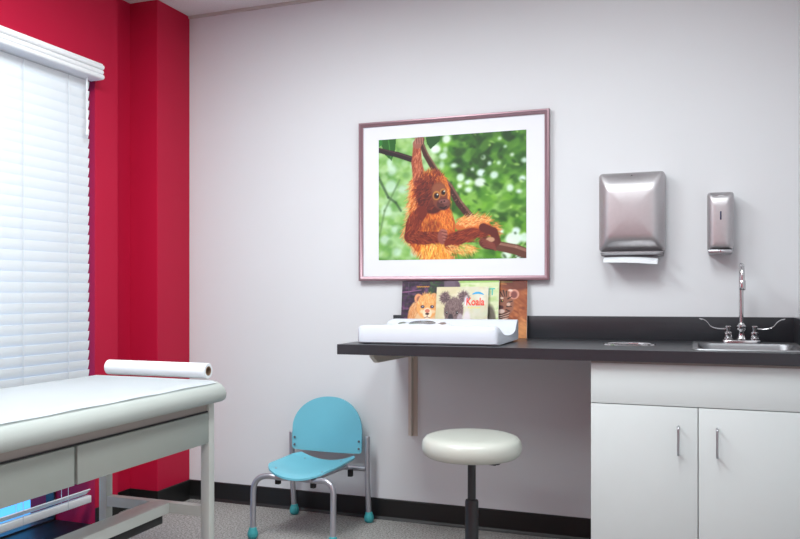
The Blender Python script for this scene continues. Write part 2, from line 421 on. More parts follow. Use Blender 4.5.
# sink
sk = thing('sink', 'small stainless steel drop-in sink in the counter by the right wall', 'sink', (2.78, -.34, 0.77))
bm = B()
scx, scy = 2.780, -0.335
def sr(wd, hg, r, z, dy=0): return [(scx+u, scy+dy+v, z) for u, v in rrect(wd, hg, r, 6)]
loft(bm, [sr(0.392, 0.50, 0.03, ZT+.0003), sr(0.388, 0.496, 0.03, ZT+.004), sr(0.376, 0.484, 0.028, ZT+.0035), sr(0.35, 0.345, 0.045, ZT+.003, -.045),
          sr(0.34, 0.335, 0.045, ZT-.006, -.045), sr(0.33, 0.325, 0.05, ZT-.12, -.045), sr(0.27, 0.26, 0.05, ZT-.14, -.045), sr(0.05, 0.05, 0.024, ZT-.143, -.045)], False, True)
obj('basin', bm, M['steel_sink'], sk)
bm = B(); lathe(bm, [(0.04, 0), (0.04, 0.002), (0.03, 0.0035), (0.0, 0.001)], (scx, scy-.045, ZT-.1425), 'z', 28); obj('drain', bm, M['chrome'], sk)

# faucet
FXC, FYC, FZ = 2.772, -0.125, ZT+.0038
fc = thing('faucet', 'chrome gooseneck faucet with two wrist blade handles behind the sink', 'faucet', (FXC, FYC, FZ))
bm = B()
loft(bm, [[(FXC+u, FYC+v, FZ+z) for u, v in rrect(0.15-i, 0.045-i, 0.022, 6)] for z, i in ((0, 0), (0.006, 0), (0.010, 0.006))])
lathe(bm, [(0.020, 0.009), (0.020, 0.014), (0.015, 0.02), (0.013, 0.045), (0.016, 0.05), (0.019, 0.054), (0.019, 0.066), (0.012, 0.074), (0.0095, 0.08)], (FXC, FYC, FZ), 'z', 24)
obj('base', bm, M['chrome'], fc)
bm = B()
pts = [(FXC, FYC, FZ+.07), (FXC, FYC, 1.19)]
rc = 0.048
for k in range(1, 15):
    a = PI*k/14; pts.append((FXC, FYC-rc+rc*math.cos(a), 1.185+rc*math.sin(a)))
pts += [(FXC, FYC-2*rc, 1.165)]
tube(bm, pts, 0.0092, 16)
tube(bm, [(FXC, FYC-2*rc, 1.172), (FXC, FYC-2*rc, 1.168), (FXC, FYC-2*rc, 1.135), (FXC, FYC-2*rc, 1.131)], [0.0095, 0.0125, 0.0125, 0.0105], 18)
obj('spout', bm, M['chrome'], fc)
for s in (-1, 1):
    hx = FXC+s*0.050
    bm = B()
    lathe(bm, [(0.018, 0.009), (0.018, 0.016), (0.014, 0.020), (0.016, 0.024), (0.016, 0.038), (0.010, 0.044), (0.010, 0.052), (0.012, 0.056), (0.012, 0.064), (0.008, 0.068), (0, 0.069)], (hx, FYC, FZ), 'z', 22)
    h = obj('valve', bm, M['chrome'], fc)
    bm = B()
    path = arc((hx, FYC, FZ+.056), (hx+s*.052, FYC-.004, FZ+.050), (hx+s*.072, FYC-.010, FZ+.068), 8)+arc((hx+s*.072, FYC-.010, FZ+.068), (hx+s*.084, FYC-.018, FZ+.092), (hx+s*.106, FYC-.028, FZ+.096), 6)[1:]
    rg = []
    for i, p in enumerate(path):
        t_ = i/(len(path)-1); wd = 0.006+0.010*max(0, (t_-.45)/.55)**.7; th = 0.004-0.0018*t_
        q = path[min(i+1, len(path)-1)]-path[max(i-1, 0)]; q.normalize()
        side = Vector((0, 1, 0)); side = (side-q*side.dot(q)).normalized(); up = q.cross(side)
        rg.append([p+side*wd*math.cos(2*PI*k/12)+up*th*math.sin(2*PI*k/12) for k in range(12)])
    loft(bm, rg); obj('blade_handle', bm, M['chrome'], h)

# counter bracket on the wall
bk = thing('shelf_bracket', 'beige steel wall bracket holding up the left end of the counter', 'bracket', (1.30, -.02, 0.42))
bm = B()
box(bm, 1.274, 1.321, -0.004, -0.0005, 0.422, ZB-.0055); box(bm, 1.294, 1.300, -0.034, -0.004, 0.425, ZB-.025)
for zz in (0.45, 0.62, 0.80): lathe(bm, [(0.004, 0), (0.004, -0.0025), (0, -0.003)], (1.285, -0.004, zz), 'y', 10); lathe(bm, [(0.004, 0), (0.004, -0.0025), (0, -0.003)], (1.311, -0.004, zz), 'y', 10)
obj('upright', bm, M['bracket'], bk)
bm = B()
prism(bm, [(-0.004, ZB-.0055), (-0.53, ZB-.0055), (-0.53, ZB-.022), (-0.48, 0.820), (-0.034, 0.815), (-0.004, 0.80)], 'x', 1.288, 1.308)
box(bm, 1.280, 1.315, -0.53, -0.004, ZB-.009, ZB-.0055)
obj('arm', bm, M['bracket'], bk)

# ---------------------------------------------------------------- towel and soap dispensers
td = thing('paper_towel_dispenser', 'wide brushed steel paper towel dispenser on the pale wall', 'towel dispenser', (2.333, -.05, 1.28))
tx, tz, tw, th = 2.333, 1.476, 0.277, 0.345
bm = B(); rings = []
for ins_x, ins_t, ins_b, y, r in ((0.004, .004, .004, -0.001, .012), (0.0, 0, 0, -0.004, .014), (0, 0, 0, -0.062, .016), (0.004, .003, .003, -0.070, .018), (0.014, .02, .016, -0.084, .02), (0.028, .045, .036, -0.099, .02), (0.038, .064, .05, -0.107, .018), (0.048, .078, .062, -0.110, .014), (0.06, .09, .075, -0.1115, .012), (0.10, .14, .13, -0.113, .008)):
    rings.append([(tx+u, y, tz+(ins_b-ins_t)/2+v) for u, v in rrect(tw-2*ins_x, th-ins_t-ins_b, r, 6)])
loft(bm, rings); obj('cover', bm, M['steel'], td)
bm = B(); box(bm, tx-.128, tx+.132, -0.088, -0.001, 1.286, 1.304, bev=0.003); obj('bottom_tray', bm, M['darkplastic'], td)
bm = B()
prism(bm, [(-0.001, 1.290), (-0.03, 1.283), (-0.088, 1.288), (-0.098, 1.297), (-0.095, 1.300), (-0.085, 1.2935), (-0.03, 1.290), (-0.001, 1.296)], 'x', tx-.128, tx+.132); obj('tray_lip', bm, M['steel'], td)
bm = B(); lathe(bm, [(0.004, 0), (0.004, -0.002), (0.0015, -0.002), (0, 0)], (tx+.002, -0.0805, tz+.155), 'y', 14); obj('lock', bm, M['darkplastic'], td)
bm = B()
rg = []
for i in range(13):
    x = tx-.115+.225*i/12; sag = 0.012*math.sin(PI*i/12*.85); zz = 1.272-.012*i/12
    rg.append([(x, -0.025, 1.291), (x, -0.060, zz+.012+sag*.4), (x, -0.112, zz-.006+sag), (x, -0.114, zz-.017+sag*.3), (x, -0.108, zz-.016+sag*.3), (x, -0.06, zz-.002), (x, -0.026, 1.284)])
loft(bm, rg)
tag(obj('paper_towel', bm, M['paper'], None), 'folded white paper towel sticking out under the steel dispenser', 'paper towel')
sd = thing('soap_dispenser', 'narrow brushed steel soap dispenser right of the towel dispenser', 'soap dispenser', (2.693, -.05, 1.29))
sx_, sz_, sw_, sh_ = 2.693, 1.425, 0.103, 0.24
bm = B(); rings = []
for ins_x, ins_t, ins_b, y, r in ((0.002, .002, .002, -0.001, .008), (0, 0, 0, -0.003, .010), (0, 0, 0, -0.078, .012), (0.002, .003, .001, -0.086, .012), (0.010, .014, .003, -0.098, .012), (0.017, .030, .008, -0.106, .010), (0.024, .045, .014, -0.109, .008), (0.035, .06, .03, -0.110, .006)):
    rings.append([(sx_+u, y, sz_+(ins_b-ins_t)/2+v) for u, v in rrect(sw_-2*ins_x, sh_-ins_t-ins_b, r, 6)])
loft(bm, rings); obj('cover', bm, M['steel'], sd)
obj('level_window', bx(sx_-.0025, sx_+.0035, -0.1135, -0.109, sz_+.002, sz_+.037, bev=.001), mat('blue_grey_window', (0.03, 0.04, 0.09), 0.1), sd)
obj('push_bar', bx(sx_-.048, sx_+.048, -0.100, -0.001, 1.286, 1.304, bev=.005), M['nickel'], sd)
bm = B(); lathe(bm, [(0.003, 0), (0.003, -0.002), (0, -0.002)], (sx_, -0.1, 1.298), 'y', 12); obj('lock', bm, M['chrome'], sd)
obj('badge', bx(sx_-.010, sx_+.012, -0.1, -0.0955, sz_+.099, sz_+.104), M['valance'], sd)

# ---------------------------------------------------------------- painting helper (pictures and book covers)
class Canvas:
    def __init__(s, w_, h_, col, seed=1):
        s.w, s.h = w_, h_; s.a = np.zeros((h_, w_, 3)); s.a[:] = col; s.r = np.random.RandomState(seed); s.rnd = random.Random(seed)
    def box(s, x0, y0, x1, y1):
        x0 = max(0, int(x0)); y0 = max(0, int(y0)); x1 = min(s.w, int(x1)+2); y1 = min(s.h, int(y1)+2)
        if x1 <= x0 or y1 <= y0: return None
        Y, X = np.mgrid[y0:y1, x0:x1]; return x0, y0, x1, y1, X+.5, Y+.5
    def mix(s, bb, m, col):
        x0, y0, x1, y1 = bb[:4]; m = np.clip(m, 0, 1)[..., None]
        s.a[y0:y1, x0:x1] = s.a[y0:y1, x0:x1]*(1-m)+np.array(col)*m
    def ell(s, cx, cy, rx, ry, col, al=1, soft=1.0, rot=0):
        R_ = max(rx, ry)+soft*2+1; bb = s.box(cx-R_, cy-R_, cx+R_, cy+R_)
        if bb is None: return
        X, Y = bb[4]-cx, bb[5]-cy; c, sn = math.cos(rot), math.sin(rot)
        d = np.sqrt(((X*c+Y*sn)/rx)**2+((-X*sn+Y*c)/ry)**2)
        s.mix(bb, ((1-d)*min(rx, ry)/soft+.5)*1.0*al if al >= 1 else np.clip((1-d)*min(rx, ry)/soft+.5, 0, 1)*al, col)
    def cap(s, x0, y0, x1, y1, r0, r1, col, al=1, soft=1.0):
        R_ = max(r0, r1)+soft+1; bb = s.box(min(x0, x1)-R_, min(y0, y1)-R_, max(x0, x1)+R_, max(y0, y1)+R_)
        if bb is None: return
        X, Y = bb[4], bb[5]; dx, dy = x1-x0, y1-y0; L2 = dx*dx+dy*dy+1e-9
        t_ = np.clip(((X-x0)*dx+(Y-y0)*dy)/L2, 0, 1); d = np.hypot(X-x0-t_*dx, Y-y0-t_*dy)
        s.mix(bb, np.clip((r0+(r1-r0)*t_-d)/soft+.5, 0, 1)*al, col)
    def line(s, pts, r0, r1, col, al=1, soft=1.0):
        n_ = len(pts)-1
        for i in range(n_):
            s.cap(*pts[i], *pts[i+1], r0+(r1-r0)*i/n_, r0+(r1-r0)*(i+1)/n_, col, al, soft)
    def poly(s, pts, col, al=1):
        xs = [p[0] for p in pts]; ys_ = [p[1] for p in pts]; bb = s.box(min(xs), min(ys_), max(xs), max(ys_))
        if bb is None: return
        X, Y = bb[4], bb[5]; ins = np.zeros(X.shape, bool); n_ = len(pts)
        for i in range(n_):
            x0, y0 = pts[i]; x1, y1 = pts[(i+1) % n_]
            if y0 == y1: continue
            c = ((Y > min(y0, y1)) & (Y <= max(y0, y1)) & (X < x0+(Y-y0)*(x1-x0)/(y1-y0))); ins ^= c
        s.mix(bb, ins*al, col)
    def fur(s, cx, cy, rx, ry, n_, ln, ang, cols, spread=.5, r=.7, al=.5, radial=0):
        for _ in range(n_):
            q = s.rnd.random()**.5; t_ = s.rnd.random()*2*PI; x = cx+rx*q*math.cos(t_); y = cy+ry*q*math.sin(t_)
            a = ang+s.rnd.uniform(-spread, spread)
            if radial: a = math.atan2(y-cy, x-cx)+s.rnd.uniform(-spread, spread)
            l_ = ln*s.rnd.uniform(.5, 1.2); c = s.rnd.choice(cols); v = s.rnd.uniform(.85, 1.15)
            s.cap(x, y, x+l_*math.cos(a), y+l_*math.sin(a), r, r*.4, [min(1, k*v) for k in c], al)
    def blur(s, n_=1):
        for _ in range(n_):
            p = np.pad(s.a, ((1, 1), (1, 1), (0, 0)), 'edge')
            s.a = (p[:-2, 1:-1]+p[2:, 1:-1]+p[1:-1, :-2]+p[1:-1, 2:]+2*p[1:-1, 1:-1])/6

def lin(a):
    a = np.clip(a, 0, 1); return np.where(a <= .04045, a/12.92, ((a+.055)/1.055)**2.4)

def picture(name, cv, P0, PX, PZ, m, parent, thick=0.0006, gain=1.0):
    """flat printed sheet: cv pixels on a grid spanned by PX (right) and PZ (down) from its top-left corner P0"""
    h_, w_ = cv.h, cv.w; P0, PX, PZ = map(np.array, (P0, PX, PZ))
    u = (np.arange(w_)/(w_-1))[None, :, None]; v = (np.arange(h_)/(h_-1))[:, None, None]
    co = P0+PX*u+PZ*v; off = np.array(root_of(parent).location); co = (co-off).reshape(-1, 3)
    idx = np.arange(w_*h_).reshape(h_, w_)
    f = np.stack([idx[1:, :-1], idx[1:, 1:], idx[:-1, 1:], idx[:-1, :-1]], -1).reshape(-1, 4)
    me = bpy.data.meshes.new(name); me.from_pydata(co.tolist(), [], f.tolist())
    ca = me.color_attributes.new(name='Col', type='FLOAT_COLOR', domain='POINT')
    c = np.ones((w_*h_, 4)); c[:, :3] = lin(cv.a*gain).reshape(-1, 3)
    ca.data.foreach_set('color', c.ravel().astype(np.float32)); me.materials.append(m)
    o = bpy.data.objects.new(name, me); COL.objects.link(o); o.parent = parent
    return o

# ---------------------------------------------------------------- framed orangutan print
fr = thing('framed_picture', 'large rosy metal framed print of a young orangutan on a branch', 'framed picture', (1.493, -.015, 1.181))
FX0, FX1, FZ0, FZ1 = 1.0195, 1.968, 1.181, 1.9665
bm = B()
def frame_ring(ins, y): return [(FX0+ins, y, FZ0+ins), (FX1-ins, y, FZ0+ins), (FX1-ins, y, FZ1-ins), (FX0+ins, y, FZ1-ins)]
loft(bm, [frame_ring(0, -0.001), frame_ring(0, -0.030), frame_ring(0.002, -0.033), frame_ring(0.008, -0.0335), frame_ring(0.011, -0.030), frame_ring(0.019, -0.028), frame_ring(0.022, -0.025), frame_ring(0.022, -0.012)], False, False)
obj('frame', bm, M['pinkframe'], fr)
obj('mount_board', bx(FX0+.0215, FX1-.0215, -0.019, -0.004, FZ0+.0215, FZ1-.0215), M['mount'], fr)
K = 0.5
cv = Canvas(int(563*K), int(455*K), (.40, .60, .28), 7)
# photo crop coordinates -> canvas
def T(x, y):
    top = 65-38*(x-33)/565; bot = 518-15*(x-38)/562
    return ((x-35)*K, (y-top)/(bot-top)*455*K)
for _ in range(1200):   # blurred foliage
    x = cv.rnd.uniform(0, cv.w); y = cv.rnd.uniform(0, cv.h); t_ = x/cv.w
    pal = [(.62, .78, .45), (.75, .86, .66), (.50, .70, .35), (.68, .82, .62), (.42, .62, .34)] if t_ < .42 else [(.22, .42, .12), (.34, .56, .16), (.48, .70, .22), (.28, .50, .15), (.56, .74, .34), (.16, .32, .10), (.62, .80, .45)]
    if t_ > .5 and y < cv.h*.35: pal = [(.14, .30, .10), (.22, .42, .14), (.34, .54, .18), (.10, .20, .08), (.42, .62, .24)]
    c = cv.rnd.choice(pal); rr = cv.rnd.uniform(3, 11)
    cv.ell(x, y, rr*1.5, rr*.8, c, .55, 4, cv.rnd.uniform(-1, 1))
for x, y, r_ in ((85, 240, 24), (65, 330, 22), (90, 180, 18), (110, 485, 16), (175, 490, 14), (60, 440, 18), (185, 80, 14), (130, 250, 16), (100, 400, 14)):
    cv.ell(*T(x, y), r_*K, r_*K, (.84, .92, .90), .6, 7)
for x, y, r_ in ((432, 187, 16), (428, 222, 20), (480, 195, 16), (538, 243, 12), (463, 152, 8), (590, 140, 10), (582, 208, 11), (550, 430, 25), (590, 425, 16), (505, 403, 10), (575, 495, 16), (525, 490, 15), (355, 205, 16), (385, 222, 11), (262, 100, 18), (290, 125, 15), (302, 62, 15), (352, 235, 10), (385, 250, 12), (545, 120, 6), (520, 90, 5), (500, 60, 7), (440, 130, 8), (400, 175, 7), (570, 255, 8), (560, 400, 12), (497, 150, 7), (330, 160, 10)):
    cv.ell(*T(x, y), r_*K*cv.rnd.uniform(.85, 1.25), r_*K*cv.rnd.uniform(.8, 1.1), cv.rnd.choice([(.93, .97, .96), (.86, .94, .90), (.90, .96, .98)]), .85, 4.5)
for _ in range(60):
    x = cv.rnd.uniform(cv.w*.5, cv.w); y = cv.rnd.uniform(0, cv.h); cv.ell(x, y, cv.rnd.uniform(2, 6), cv.rnd.uniform(1, 3), cv.rnd.choice([(.12, .26, .08), (.70, .84, .50), (.20, .38, .12)]), .7, 1.6, cv.rnd.uniform(-1, 1))
for _ in range(26):
    x = cv.rnd.uniform(0, cv.w*.5); y = cv.rnd.uniform(cv.h*.1, cv.h); cv.ell(x, y, cv.rnd.uniform(3, 9), cv.rnd.uniform(3, 8), cv.rnd.choice([(.86, .93, .92), (.72, .84, .66), (.40, .58, .34)]), .6, 5)
cv.blur(3)
cv.line([T(35, 205), T(75, 280), T(105, 300), T(125, 330)], 2.5, 2, (.24, .34, .24), .7, 3)
cv.line([T(120, 215), T(60, 330), T(40, 420)], 2, 2, (.34, .46, .28), .5, 3)
cv.poly([T(45, 63), T(105, 60), T(103, 100), T(88, 143), T(62, 122), T(48, 90)], (.16, .40, .14))
cv.line([T(75, 63), T(86, 138)], .8, .6, (.35, .62, .30), .8)
cv.poly([T(36, 62), T(52, 62), T(50, 84), T(36, 92)], (.20, .50, .20))
cv.poly([T(222, 55), T(280, 50), T(275, 70), T(240, 100), T(228, 80)], (.14, .34, .12))
# branches
BR = (.30, .17, .14)
cv.line([T(33, 103), T(70, 112), T(110, 120), T(170, 138)], 4.5, 5.5, (.17, .10, .13))
cv.line([T(40, 98), T(100, 112), T(165, 130)], .9, 1.2, (.42, .30, .30), .6)
cv.line([T(205, 75), T(222, 120), T(262, 185), T(315, 240), T(350, 300), T(392, 350)], 4.5, 7, BR)
cv.line([T(212, 80), T(232, 120), T(272, 180), T(322, 236), T(360, 296), T(398, 345)], 1.5, 2, (.56, .42, .36), .7)
cv.line([T(440, 445), T(500, 458), T(560, 470), T(605, 488)], 8, 9.5, (.42, .27, .22))
cv.line([T(440, 438), T(500, 449), T(560, 460), T(605, 476)], 2, 2.5, (.66, .50, .44), .7)
for _ in range(60):
    t_ = cv.rnd.random(); x, y = T(262+130*t_, 185+165*t_); cv.ell(x+cv.rnd.uniform(-4, 4), y+cv.rnd.uniform(-3, 3), 1.2, .8, cv.rnd.choice([(.6, .45, .38), (.2, .1, .1)]), .6)
OR = [(.80, .42, .16), (.90, .56, .24), (.68, .30, .12), (.95, .68, .36), (.60, .24, .12)]
DK = [(.42, .15, .10), (.50, .20, .12), (.32, .10, .08), (.60, .28, .16)]
# pale fringe of hair round the back
for _ in range(700):
    t_ = cv.rnd.random(); ax = [(200, 190), (165, 225), (152, 300), (145, 370), (130, 430), (165, 470), (200, 505), (260, 515), (310, 505)]
    i = int(t_*(len(ax)-1)); q = t_*(len(ax)-1)-i; x = ax[i][0]*(1-q)+ax[i+1][0]*q+cv.rnd.uniform(0, 30); y = ax[i][1]*(1-q)+ax[i+1][1]*q
    a = PI-.5 if t_ < .4 else (PI*.8 if t_ < .6 else PI*.55); a += cv.rnd.uniform(-.5, .5); X_, Y_ = T(x, y-8); l_ = cv.rnd.uniform(6, 15)
    cv.cap(X_, Y_, X_+l_*math.cos(a)*.8, Y_+l_*math.sin(a), 1.0, .3, cv.rnd.choice([(.93, .66, .42), (.88, .52, .30), (.96, .78, .55), (.80, .42, .24)]), .45)
# body mass
body = [(185, 222), (222, 192), (262, 192), (300, 208), (318, 250), (315, 330), (335, 370), (335, 440), (310, 500), (230, 505), (185, 480), (150, 440), (160, 370), (165, 300), (168, 230)]
cv.poly([T(*p) for p in body], (.72, .36, .16))
cv.fur(*T(240, 340), 42, 85, 900, 13, PI*.55, OR, .5, .9, .5)
cv.fur(*T(188, 262), 12, 34, 260, 12, PI*.72, OR+[(.96, .72, .55), (.90, .60, .44)], .5, .9, .5)
cv.fur(*T(265, 460), 32, 22, 380, 15, PI*.5, [(.98, .74, .34), (.93, .62, .25), (.85, .48, .18), (1, .84, .5)], .4, .9, .6)
cv.fur(*T(285, 360), 22, 26, 260, 9, PI*.4, [(.95, .62, .30), (.85, .46, .18), (.75, .36, .16)], .6, .9, .55)
# raised arm
cv.line([T(188, 90), T(187, 150), T(200, 222)], 7.5, 13, (.62, .34, .25), 1, 2)
cv.fur(*T(192, 160), 8, 36, 330, 9, PI*.58, [(.78, .44, .30), (.60, .28, .18), (.90, .62, .48), (.5, .2, .14)], .35, .8, .5)
cv.fur(*T(238, 205), 20, 10, 160, 9, -PI*.4, DK+OR, .5, .8, .5)
cv.ell(*T(190, 80), 9, 9, (.62, .40, .34), 1, 1.5); cv.ell(*T(200, 64), 9, 5.5, (.50, .30, .26), 1, 1.5)
for k in range(4): cv.line([T(182+k*9, 60), T(183+k*9, 78)], 1.7, 1.4, (.70, .50, .44), .8); cv.line([T(187+k*9, 60), T(188+k*9, 78)], .6, .5, (.28, .14, .14), .8)
# head
cv.ell(*T(245, 268), 29, 36, (.34, .13, .10), 1, 3, -.15)
cv.fur(*T(232, 255), 27, 33, 700, 8, PI*.75, DK, .6, .8, .6)
cv.fur(*T(250, 205), 22, 10, 200, 7, -PI*.4, DK+OR[:2], .7, .7, .5)
cv.fur(*T(280, 225), 12, 14, 120, 9, PI*.3, OR, .5, .8, .5)
cv.ell(*T(275, 272), 15, 25, (.50, .27, .20), 1, 3, -.12)
cv.ell(*T(272, 245), 13, 9, (.58, .36, .26), .8, 4)
cv.ell(*T(291, 304), 13, 11, (.36, .20, .18), 1, 2.5); cv.ell(*T(303, 300), 6, 7, (.46, .28, .26), 1, 2)
cv.ell(*T(290, 293), 9, 4, (.56, .38, .36), .8, 2)
for x, y, r_ in ((264, 272, 1.0), (290, 260, .85)):
    cv.ell(*T(x, y), 7.2*r_, 8.2*r_, (.78, .56, .28), .9, 1.5); cv.ell(*T(x, y+1), 5.4*r_, 5.8*r_, (.40, .20, .10), 1, 1.5)
    cv.ell(*T(x+1, y+1), 3.6*r_, 3.8*r_, (.05, .02, .02), 1, 1); cv.ell(*T(x+4, y-4), 1.3, 1.3, (.95, .95, .9), .95, .8)
cv.line([T(278, 316), T(292, 320), T(302, 312)], 1.1, .9, (.12, .05, .06), .9); cv.ell(*T(283, 296), 1.6, 1.2, (.10, .04, .05)); cv.ell(*T(294, 293), 1.6, 1.2, (.10, .04, .05))
cv.ell(*T(244, 300), 3.5, 6, (.42, .20, .15), .8, 1.5)
# near arm across the chest
cv.line([T(205, 335), T(170, 385), T(165, 425)], 12, 13, (.46, .18, .11), 1, 2)
cv.line([T(165, 425), T(215, 432), T(285, 425)], 13, 9.5, (.46, .18, .11), 1, 2)
cv.fur(*T(178, 385), 15, 28, 360, 10, PI*.62, DK+[(.70, .36, .2)], .4, .8, .5)
cv.fur(*T(220, 428), 36, 11, 420, 9, PI*.15, DK+[(.68, .36, .22)], .4, .8, .5)
cv.ell(*T(248, 385), 15, 10, (.44, .20, .12), .7, 7); cv.fur(*T(250, 375), 18, 12, 90, 9, PI*.5, OR, .5, .8, .4)
cv.ell(*T(288, 425), 10, 14, (.58, .34, .30), 1, 2)
for k in range(4): cv.line([T(284+k*3, 400+k*12), T(303-k*1, 404+k*12)], 1.9, 1.6, (.66, .42, .37), .9); cv.line([T(284+k*3, 406+k*12), T(302, 410+k*12)], .5, .5, (.3, .13, .12), .8)
# leg along to the branch
cv.line([T(318, 452), T(360, 425), T(410, 405), T(455, 398)], 12, 11, (.50, .20, .12), 1, 2)
cv.line([T(350, 385), T(400, 372), T(450, 385), T(478, 412)], 8, 8, (.80, .44, .22), 1, 3)
cv.fur(*T(400, 368), 32, 11, 380, 10, -.3, [(.98, .70, .44), (.92, .56, .30), (.80, .40, .2), (1, .82, .58)], .7, .8, .55)
cv.fur(*T(375, 425), 38, 11, 380, 10, -.35, DK+[(.7, .34, .2)], .3, .8, .5)
cv.fur(*T(350, 470), 30, 9, 240, 11, .6, [(.96, .70, .40), (.86, .50, .24), (1, .84, .58)], .7, .8, .45)
cv.fur(*T(480, 400), 10, 14, 110, 10, .3, [(.96, .66, .42), (.86, .46, .24)], .6, .8, .5)
cv.line([T(440, 390), T(478, 405), T(490, 440)], 8, 7, (.40, .17, .13), 1, 2)
cv.ell(*T(462, 448), 17, 11, (.42, .20, .17), 1, 2)
cv.ell(*T(466, 434), 8, 4.5, (.78, .62, .50), .95, 1.5)
for k in range(4): cv.line([T(432+k*4, 432+k*9), T(455+k*8, 440+k*9), T(480+k*2, 452+k*7)], 2.0, 1.7, (.52, .28, .24), .85); cv.line([T(434+k*4, 437+k*9), T(455+k*8, 446+k*9)], .6, .5, (.2, .08, .08), .8)
# signature squiggle
cv.line([T(545, 500), T(552, 492), T(556, 501), T(566, 494), T(574, 500), T(590, 498)], .6, .5, (.25, .3, .25), .8)
PX0, PX1, PZ0, PZ1 = 1.124, 1.861, 1.283, 1.878
cv.a = np.clip((cv.a-.48)*1.14+.46, 0, 1)
picture('print', cv, (PX0, -0.0200, PZ1), (PX1-PX0, 0, 0), (0, 0, PZ0-PZ1), M['print'], fr, gain=0.96)

# ---------------------------------------------------------------- books leaning on the wall behind the scale
def book(label, x0, x1, z1, yb, yt, cv, name='book'):
    """thin book: foot at yb on the counter, top edge at yt"""
    H = z1-ZT; t_ = thing(name, label, 'book', ((x0+x1)/2, yb, ZT+.0008), 0, 'animal books leaning behind the scale')
    th_ = 0.006; d = Vector((0, yt-yb, H)).normalized(); nrm = Vector((0, -d.z, d.y)); Ln = math.hypot(yt-yb, H)
    bm = B()
    def rct(o_, ins=0):
        base = Vector((0, yb, ZT+.0012))+nrm*o_
        return [Vector((x0+ins, 0, 0))+base+d*ins, Vector((x1-ins, 0, 0))+base+d*ins, Vector((x1-ins, 0, 0))+base+d*(Ln-ins), Vector((x0+ins, 0, 0))+base+d*(Ln-ins)]
    loft(bm, [rct(-th_, .001), rct(-.0008, .001)]); obj('pages', bm, M['pages'], t_)
    a = rct(0.0002)
    me = picture('front_cover', cv, tuple(a[3]), tuple(a[2]-a[3]), tuple(a[0]-a[3]), M['cover'], t_)
    bm = B(); loft(bm, [rct(-th_-.0008), rct(-th_)]); obj('back_cover', bm, M['pages'], t_)
    return t_, a
# lion cub book
c = Canvas(150, 150, (.20, .14, .22), 3)
for _ in range(420):
    x, y = c.rnd.uniform(0, 150), c.rnd.uniform(0, 150)
    c.ell(x, y, c.rnd.uniform(3, 9), c.rnd.uniform(2, 5), c.rnd.choice([(.14, .09, .18), (.32, .18, .34), (.22, .26, .20), (.48, .30, .46), (.10, .08, .12)] if x < 85 else [(.16, .34, .16), (.28, .50, .22), (.12, .22, .12)]), .5, 3)
c.line([(0, 30), (26, 28), (60, 24)], 1.5, 1, (.70, .45, .62), .7, 2); c.line([(20, 5), (22, 35)], 1, 1, (.45, .4, .5), .5, 2)
c.ell(47, 100, 26, 44, (.84, .58, .36), 1, 4); c.fur(47, 95, 24, 42, 260, 9, PI*.6, [(.92, .68, .46), (.76, .48, .28), (.96, .80, .62)], .5, .9, .5)
c.ell(80, 115, 40, 40, (.90, .74, .56), 1, 4)
c.ell(52, 47, 12, 13, (.88, .60, .42), 1, 2); c.ell(54, 49, 7, 8, (.58, .34, .28), .9, 3)
c.ell(100, 44, 11, 12, (.88, .62, .42), 1, 2)
c.ell(80, 68, 32, 34, (.93, .66, .38), 1, 3)
c.fur(80, 60, 30, 28, 420, 7, -PI*.5, [(.96, .72, .44), (.86, .52, .26), (.98, .82, .60)], .7, .8, .5)
c.ell(81, 86, 14, 14, (.98, .88, .76), 1, 3); c.ell(66, 82, 8, 5, (.97, .86, .72), .7, 3); c.ell(98, 82, 8, 5, (.97, .86, .72), .7, 3)
for x in (66, 95):
    c.ell(x, 69, 6, 4.2, (.30, .16, .18), 1, 1.2); c.ell(x, 69, 3, 3, (.30, .36, .50), 1, 1); c.ell(x+.8, 68.2, 1, 1, (1, 1, 1), 1, .7)
c.ell(81, 80, 7.5, 5, (.82, .48, .38), 1, 1.5); c.ell(81, 88, 6, 3, (.28, .14, .14), 1, 1.2); c.line([(81, 90), (81, 97)], .9, .8, (.25, .12, .12)); c.line([(72, 99), (81, 96), (90, 99)], .9, .8, (.3, .14, .14))
c.ell(80, 128, 22, 30, (.97, .90, .80), .9, 6)
for k in range(11): c.ell(47+k*3.6, 15+(k % 2)*.6, 1.3, 1.8, (.93, .66, .16), .9, .8)
lion, _ = book('book with a lion cub on its cover, leftmost behind the white scale', 1.253, 1.500, 1.1805, -0.060, -0.026, c)
# elephant book
c = Canvas(130, 150, (.80, .84, .66), 5)
for _ in range(300):
    x, y = c.rnd.uniform(0, 130), c.rnd.uniform(0, 150)
    c.ell(x, y, c.rnd.uniform(4, 12), c.rnd.uniform(2, 5), c.rnd.choice([(.84, .86, .70), (.74, .82, .56), (.88, .88, .78), (.62, .76, .44)]), .4, 3)
c.ell(15, 14, 24, 22, (.34, .27, .33), 1, 3); c.ell(15, 22, 14, 30, (.42, .36, .42), .7, 6)
c.line([(40, 3), (128, 2)], 3, 3, (.45, .66, .25), .6, 3); c.ell(110, 110, 14, 45, (.30, .26, .24), .8, 4); c.ell(84, 108, 7, 30, (.34, .28, .28), .8, 5)
eleph, ea = book('pale green book showing a dark grey animal head, between lion and tiger books', 1.470, 1.738, 1.1805, -0.073, -0.0375, c)
